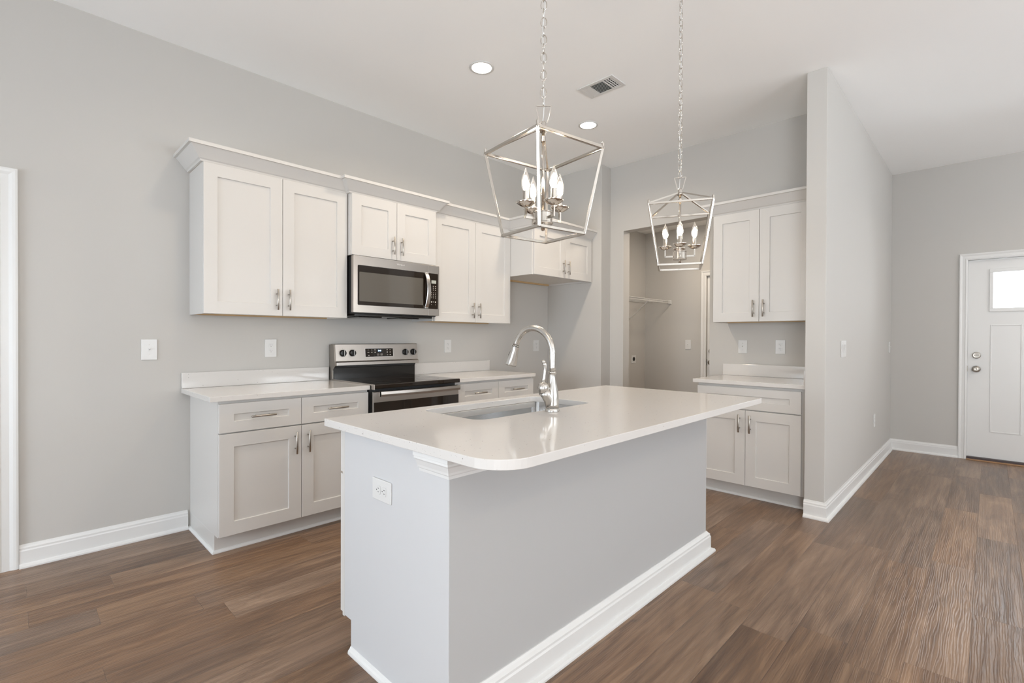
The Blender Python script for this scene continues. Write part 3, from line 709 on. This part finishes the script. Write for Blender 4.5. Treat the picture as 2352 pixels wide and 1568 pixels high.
for x in (2.106, 2.220): key(x, 1.142, .010, .008); key(x, 1.122, .010, .008)
for x in (2.248,): key(x, 1.144, .010, .004); key(x, 1.122, .010, .008); key(x, 1.102, .012, .006)
key(2.048, 1.098, .010, .007); key(2.222, 1.102, .012, .003)
for x in (2.133, 2.165): key(x, 1.100, .016, .0015); key(x, 1.113, .016, .0015); key(x - .008, 1.101, .0015, .012); key(x + .008, 1.101, .0015, .012); key(x, 1.105, .006, .003)
b.build('key_legends', M['keys'], disp, offset=ro)
for kx in (1.824, 1.905, 2.397, 2.478):
    zc_ = 1.124; k = MB(); yk = yface(zc_)
    k.lathe([(0, 0), (.027, 0), (.027, .010), (.024, .018), (.022, .020), (0, .020)], (kx, yk, zc_), 30, 'y')
    k.box(kx - .0055, kx + .0055, yk - .030, yk - .018, zc_ - .025, zc_ + .025)
    ko = k.build('knob', M['black'], rg, bevel=.0015, offset=ro)
    MB().box(kx - .0012, kx + .0012, yk - .0306, yk - .030, zc_ - .02, zc_ + .024).build('pointer', M['logo'], ko, offset=ro)
b = MB()
for kx in (1.824, 1.905, 2.397, 2.478):
    for i in range(9):
        an = math.radians(-130 + i * 32.5); x = kx + .036 * math.sin(an); z = 1.124 + .036 * math.cos(an)
        b.box(x - .0012, x + .0012, yface(z) - .0006, yface(z) + .002, z - .0016, z + .0016)
b.build('dial_marks', M['printing'], rg, offset=ro)
b = MB(); b.prism([(-.655, .250), (-.655, .868), (-.672, .868), (-.676, .862), (-.676, .250)], RX0 + .004, RX1 - .004, 'x')
od = b.build('oven_door', M['steel'], rg, bevel=.002, offset=ro)
MB().box(RX0 + .006, RX1 - .006, -.680, -.6762, .262, .795).build('door_glass', M['glassblack'], od, bevel=.001, offset=ro)
b = MB(); n_ = 16; rings = []
for k in range(n_ + 1):
    u = k / n_; x = 1.802 + (2.512 - 1.802) * u; yy = -.700 - .022 * math.sin(PI * u)
    rings.append([(x, yy + .010, .832), (x, yy - .006, .834), (x, yy - .009, .850), (x, yy - .006, .869), (x, yy + .010, .871)])
b.skin(rings); b.box(1.802, 1.832, -.705, -.676, .834, .869).box(2.482, 2.512, -.705, -.676, .834, .869)
b.build('door_handle', M['steel'], od, offset=ro)
MB().box(RX0 + .004, RX1 - .004, -.676, -.645, .07, .240).build('storage_drawer', M['steel'], rg, bevel=.003, offset=ro)
for x in (RX0 + .04, RX1 - .04):
    for y in (-.60, -.08): MB().lathe([(.014, 0), (.014, .04)], (x, y, 0), 12).build('foot', M['blackmatte'], rg, offset=ro)

# ------------------------------------------------------------------ microwave
mw = thing('microwave', 'stainless steel over-the-range microwave with dark glass door and curved handle', 'microwave', (2.139, 0, 1.405))
mo = (-2.139, 0, -1.405)
MB().box(1.762, 2.516, -.375, -.002, 1.425, 1.850).build('casing', M['blackmatte'], mw, offset=mo)
b = MB(); b.box(1.785, 2.49, -.36, -.03, 1.408, 1.425).box(1.85, 2.05, -.30, -.12, 1.402, 1.408).box(2.2, 2.4, -.30, -.12, 1.402, 1.408)
b.build('underside_vent', M['black'], mw, bevel=.003, offset=mo)
DYF = -.407
md_ = MB().prism(rounded([(1.750, 1.432, .004), (2.4165, 1.432, .001), (2.4165, 1.850, .001), (1.750, 1.850, .004)], 3), DYF, -.3755, 'y').build('microwave_door', M['steel'], mw, bevel=.0015, offset=mo)
MB().prism(rounded([(1.784, 1.487, .008), (2.416, 1.487, .001), (2.416, 1.782, .001), (1.784, 1.782, .008)], 4), DYF - .0025, DYF + .001, 'y').build('door_glass', M['glassblack'], md_, offset=mo)
MB().prism(rounded([(1.796, 1.515, .004), (2.364, 1.515, .004), (2.364, 1.732, .004), (1.796, 1.732, .004)], 3), DYF - .0032, DYF - .0024, 'y').build('window_screen', M['window_mesh'], md_, offset=mo)
pn = MB().prism(rounded([(2.4185, 1.432, .001), (2.527, 1.432, .004), (2.527, 1.850, .004), (2.4185, 1.850, .001)], 3), DYF, -.3755, 'y').build('control_panel', M['steel'], mw, bevel=.0015, offset=mo)
MB().prism(rounded([(2.4185, 1.487, .001), (2.514, 1.487, .008), (2.514, 1.782, .008), (2.4185, 1.782, .001)], 4), DYF - .0025, DYF + .001, 'y').build('keypad_glass', M['glassblack'], pn, offset=mo)
MB().box(2.446, 2.494, DYF - .0034, DYF - .0024, 1.699, 1.725).build('display', M['lcd'], pn, offset=mo)
b = MB()
for zz in (1.676, 1.661, 1.645):
    for xx in (2.466, 2.488): b.box(xx - .005, xx + .005, DYF - .0032, DYF - .0024, zz - .0022, zz + .0022)
for zz in (1.622, 1.608, 1.594, 1.580):
    for xx in (2.448, 2.468, 2.488): b.box(xx - .0022, xx + .0022, DYF - .0032, DYF - .0024, zz - .0028, zz + .0028)
for xx in (2.446, 2.488): b.box(xx - .005, xx + .005, DYF - .0032, DYF - .0024, 1.540, 1.550); b.box(xx - .0025, xx + .0025, DYF - .0032, DYF - .0024, 1.521, 1.525)
b.box(2.460, 2.474, DYF - .0032, DYF - .0024, 1.545, 1.548)
b.build('keypad_legends', M['keys'], pn, offset=mo)
b = MB(); rings = []; n_ = 18
for k in range(n_ + 1):
    u = k / n_; z = 1.494 + (1.778 - 1.494) * u; yy = DYF - .012 - .040 * math.sin(PI * u) ** .8
    sl = .010 * math.sin(PI * u)
    rings.append([(2.374 + sl * .0, yy + .007, z), (2.377, yy, z), (2.407, yy, z), (2.411, yy + .007, z)])
b.skin(rings); b.box(2.377, 2.408, DYF - .014, DYF - .002, 1.490, 1.505).box(2.377, 2.408, DYF - .014, DYF - .002, 1.767, 1.782)
b.build('door_handle', mat('satin_handle', (0.60, 0.58, 0.56), .25, 1.0), md_, bevel=.001, offset=mo)
text_mesh('logo', 'Whirlpool', .017, M['logo'], md_, (2.151 - 2.139, DYF - .0008, 1.821 - 1.405))

# ------------------------------------------------------------------ lantern pendants
def lantern(label, x, y, rot, arm_rot, loop_rot):
    t = thing('lantern_pendant', label, 'pendant light', (x, y, 1.6225), rot, 'lantern pendants over the island'); K = .9554; t.scale = (K, K, K)
    ZT, ZB, ST_, SB = 1.966 - 1.64, 1.645 - 1.64, .160, .111
    ct = [(ST_ * a, ST_ * c) for a, c in ((-1, -1), (1, -1), (1, 1), (-1, 1))]; cb = [(SB * a, SB * c) for a, c in ((-1, -1), (1, -1), (1, 1), (-1, 1))]
    b = MB(); wb = .0105
    for i in range(4):
        j = (i + 1) % 4
        b.beam((*ct[i], ZT), (*ct[j], ZT), wb); b.beam((*cb[i], ZB), (*cb[j], ZB), wb)
        b.beam((*ct[i], ZT), (*cb[i], ZB), wb)
    for i in range(4): b.box(ct[i][0] - wb / 2, ct[i][0] + wb / 2, ct[i][1] - wb / 2, ct[i][1] + wb / 2, ZT - wb / 2, ZT + wb / 2)
    for i in range(4): b.box(cb[i][0] - wb / 2, cb[i][0] + wb / 2, cb[i][1] - wb / 2, cb[i][1] + wb / 2, ZB - wb / 2, ZB + wb / 2)
    b.build('cage_frame', M['polished'], t, bevel=.001, seg=1)
    AP = 2.050 - 1.64
    for i in range(4):
        MB().beam((*ct[i], ZT + .004), (ct[i][0] * .09, ct[i][1] * .09, AP), .0075).build('roof_bar', M['polished'], t)
        MB().lathe([(0, .004), (.0055, .004), (.0055, .018), (.004, .021), (0, .021)], (*ct[i], ZT), 10).build('corner_finial', M['polished'], t)
    b = MB(); b.lathe([(0, -.012), (.014, -.012), (.017, -.008), (.017, 0), (.012, .004), (.011, .022), (.008, .027), (0, .028)], (0, 0, AP), 20)
    b.lathe([(.0075, -.05), (.010, -.05), (.010, -.03), (.0075, -.03)], (0, 0, AP), 16); b.build('hub', M['polished'], t, smooth=False)
    zc0, zc1 = 1.684 - 1.64, 1.731 - 1.64
    MB().tube([(0, 0, zc1), (0, 0, AP - .012)], .0062, 12).build('centre_rod', M['polished'], t, smooth=True)
    # trapezoid hanging loop
    zl0, zl1 = AP + .020, 2.138 - 1.64; b = MB(); lc, ls = math.cos(loop_rot), math.sin(loop_rot)
    A = [(-.013 * lc, -.013 * ls, zl0), (-.030 * lc, -.030 * ls, zl1), (.030 * lc, .030 * ls, zl1), (.013 * lc, .013 * ls, zl0)]
    for p, q in zip(A, A[1:]): b.beam(p, q, .0038)
    b.beam(A[0], A[3], .0038); b.build('hanging_loop', M['polished'], t)
    b = MB(); b.lathe([(0, zc0), (.036, zc0), (.039, zc0 + .002), (.039, zc0 + .005), (.036, zc0 + .007), (.036, zc1 - .006), (.039, zc1 - .004), (.039, zc1 - .002), (.036, zc1), (0, zc1)], (0, 0, 0), 30)
    b.lathe([(0, -.026), (.006, -.024), (.009, -.018), (.006, -.012), (.004, -.009), (.006, -.004), (.006, 0)], (0, 0, zc0), 16)
    b.build('arm_hub', M['polished'], t, smooth=False)
    for k in range(4):
        q = k * PI / 2 + arm_rot; dx, dy = math.cos(q), math.sin(q); r0, r1 = .036, .077; za = 1.703 - 1.64; zb = 1.743 - 1.64
        b = MB(); b.beam((dx * r0, dy * r0, za), (dx * (r1 + .0035), dy * (r1 + .0035), za), .007, .009); b.beam((dx * r1, dy * r1, za - .004), (dx * r1, dy * r1, zb), .007)
        ar = b.build('candle_arm', M['polished'], t)
        MB().lathe([(0, zb - .004), (.010, zb - .003), (.022, zb + .002), (.033, zb + .010), (.0385, zb + .016), (.0375, zb + .0165), (.030, zb + .012), (.012, zb + .007), (0, zb + .007)], (dx * r1, dy * r1, 0), 28).build('drip_pan', M['polished'], ar, smooth=True)
        MB().lathe([(0, zb + .006), (.0108, zb + .006), (.0108, zb + .058), (0, zb + .058)], (dx * r1, dy * r1, 0), 20).build('candle_sleeve', M['polished'], ar, smooth=False)
        z_ = zb + .058
        bu = MB().lathe([(.0085, z_), (.010, z_ + .004), (.0150, z_ + .016), (.0168, z_ + .028), (.0160, z_ + .042), (.0120, z_ + .058), (.0065, z_ + .072), (.003, z_ + .082), (.0008, z_ + .089)], (dx * r1, dy * r1, 0), 22).build('bulb', M['bulb_glass'], ar, smooth=True)
        co = MB().lathe([(0, z_ + .004), (.0060, z_ + .008), (.0105, z_ + .018), (.0120, z_ + .028), (.0100, z_ + .040), (.005, z_ + .052), (0, z_ + .060)], (dx * r1, dy * r1, 0), 14).build('bulb_glow', M['bulb_core'], ar, smooth=True)
    # chain of links with cord
    b = MB(); z = 2.134 - 1.64; top = (HC - 1.6225) / K - .03; k = 0; L_ = .040; wl = .0115; rl = .0017
    while z < top:
        h = L_ / 2; pts = []
        for i in range(17):
            a = 2 * PI * i / 16; u = wl * math.cos(a); v = h * math.sin(a)
            ca = PI / 4 + (PI / 2 if k % 2 else 0) + .12 * math.sin(k * 1.7)
            pts.append((u * math.cos(ca), u * math.sin(ca), z + h + v))
        b.tube(pts, rl, 6, False); z += L_ - .0065; k += 1
    b.build('chain', M['polished'], t, smooth=True)
    pts = [(.004 * math.sin(i * 1.1), .004 * math.cos(i * .8), AP + .02 + (top - AP - .02) * i / 30) for i in range(31)]
    MB().tube(pts, .0016, 6).build('cord', M['plastic'], t)
    MB().lathe([(0, top + .004), (.012, top + .004), (.055, top + .018), (.062, top + .0295), (0, top + .0295)], (0, 0, 0), 30).build('ceiling_canopy', M['polished'], t, smooth=True)
    return t
lantern('nearer and larger-looking silver lantern pendant, hanging over the sink side of the island', 1.368, -2.555, math.radians(-9.1), math.radians(-9), math.radians(-40))
lantern('farther silver lantern pendant, hanging in front of the pantry opening', 2.477, -2.555, math.radians(26.1), 0.0, math.radians(-90.7))

# ------------------------------------------------------------------ ceiling fixtures
def downlight(label, x, y, power=P_CAN, zc=HC, r=.068, col=LAMP):
    t = thing('recessed_light', label, 'ceiling light', (x, y, zc), 0, 'recessed ceiling lights')
    MB().lathe([(r, -.0005), (r + .018, -.0005), (r + .017, -.004), (r + .002, -.006), (r, -.004)], (0, 0, 0), 40, caps=False).build('trim_ring', M['plastic'], t, smooth=True)
    MB().lathe([(0, -.0035), (r, -.0035), (r, -.0015), (0, -.0015)], (0, 0, 0), 40).build('lit_lens', M['lamp'], t)
    d = bpy.data.lights.new('recessed_lamp', 'AREA'); d.shape = 'DISK'; d.size = r * 2 * .96; d.energy = power; d.color = col; d.spread = math.radians(150)
    o = bpy.data.objects.new('recessed_lamp', d); o.parent = t; o.location = (0, 0, -.010); C.objects.link(o)
    return t
downlight('round recessed ceiling light nearer the camera, left of the lantern chains', 2.276, -1.211)
downlight('round recessed ceiling light farther away, behind the near lantern', 3.534, -1.207)
downlight('round recessed ceiling light above the left wall cabinet, just outside the picture', 1.02, -1.21, 4.5)
for i, (x, y, nm) in enumerate(((0.2, -5.6, 'added unseen living area recessed light by the left windows'), (3.0, -5.6, 'added unseen living area recessed light behind the camera'), (5.6, -4.9, 'added unseen entry recessed light near the front door'), (-1.6, -3.0, 'added unseen recessed light over the dining area'))):
    downlight(nm, x, y)  # lights added out of view to fill the rest of the room
lf = thing('laundry_light', 'small round unseen ceiling light brightening the laundry', 'ceiling light', (5.35, -1.55, HLC))
MB().lathe([(0, -.05), (.09, -.045), (.13, -.02), (.14, -.001), (0, -.001)], (0, 0, 0), 32).build('dome', M['lamp'], lf, smooth=True)
d = bpy.data.lights.new('laundry_lamp', 'AREA'); d.shape = 'DISK'; d.size = .26; d.energy = P_LAUNDRY * .3; d.color = LAMP  # unseen lamp, power set to brighten the laundry
o = bpy.data.objects.new('laundry_lamp', d); o.parent = lf; o.location = (0, 0, -.06); C.objects.link(o)

vt = thing('ceiling_vent', 'white rectangular air vent with dark louvres in the ceiling behind the lanterns', 'vent', (3.064, -1.660, HC))
VW, VL = .094, .151
b = MB(); fw_ = .026
b.box(-VW, VW, -VL, -VL + fw_, -.007, -.0005).box(-VW, VW, VL - fw_, VL, -.007, -.0005).box(-VW, -VW + fw_, -VL + fw_, VL - fw_, -.007, -.0005).box(VW - fw_, VW, -VL + fw_, VL - fw_, -.007, -.0005)
for y in (-.058, .062): b.box(-VW + fw_, VW - fw_, y - .006, y + .006, -.007, -.002)
b.build('vent_frame', M['plastic'], vt, bevel=.002)
MB().box(-VW + fw_, VW - fw_, -VL + fw_, VL - fw_, -.0016, -.0006).build('duct_opening', M['dark'], vt)
b = MB()
for k in range(9): x = -VW + fw_ + .008 + k * .0158; b.beam((x, -.051, -.0048), (x, .055, -.0048), .0085, .0012, (-1, 0, 1))
b.build('louvres', M['plastic'], vt)
b = MB()
for k in range(4): y = .072 + k * .0155; b.beam((-VW + fw_, y, -.0048), (VW - fw_, y, -.0048), .0150, .0012, (0, .35, 1))
for k in range(3): y = -.118 + k * .019; b.beam((-VW + fw_, y, -.0048), (VW - fw_, y, -.0048), .006, .0012, (0, .6, 1))
for k in range(5): x = -VW + fw_ + .02 + k * .026; b.beam((x, -.120, -.0058), (x, -.066, -.0058), .004, .001)
b.build('cross_louvres', M['plastic'], vt)
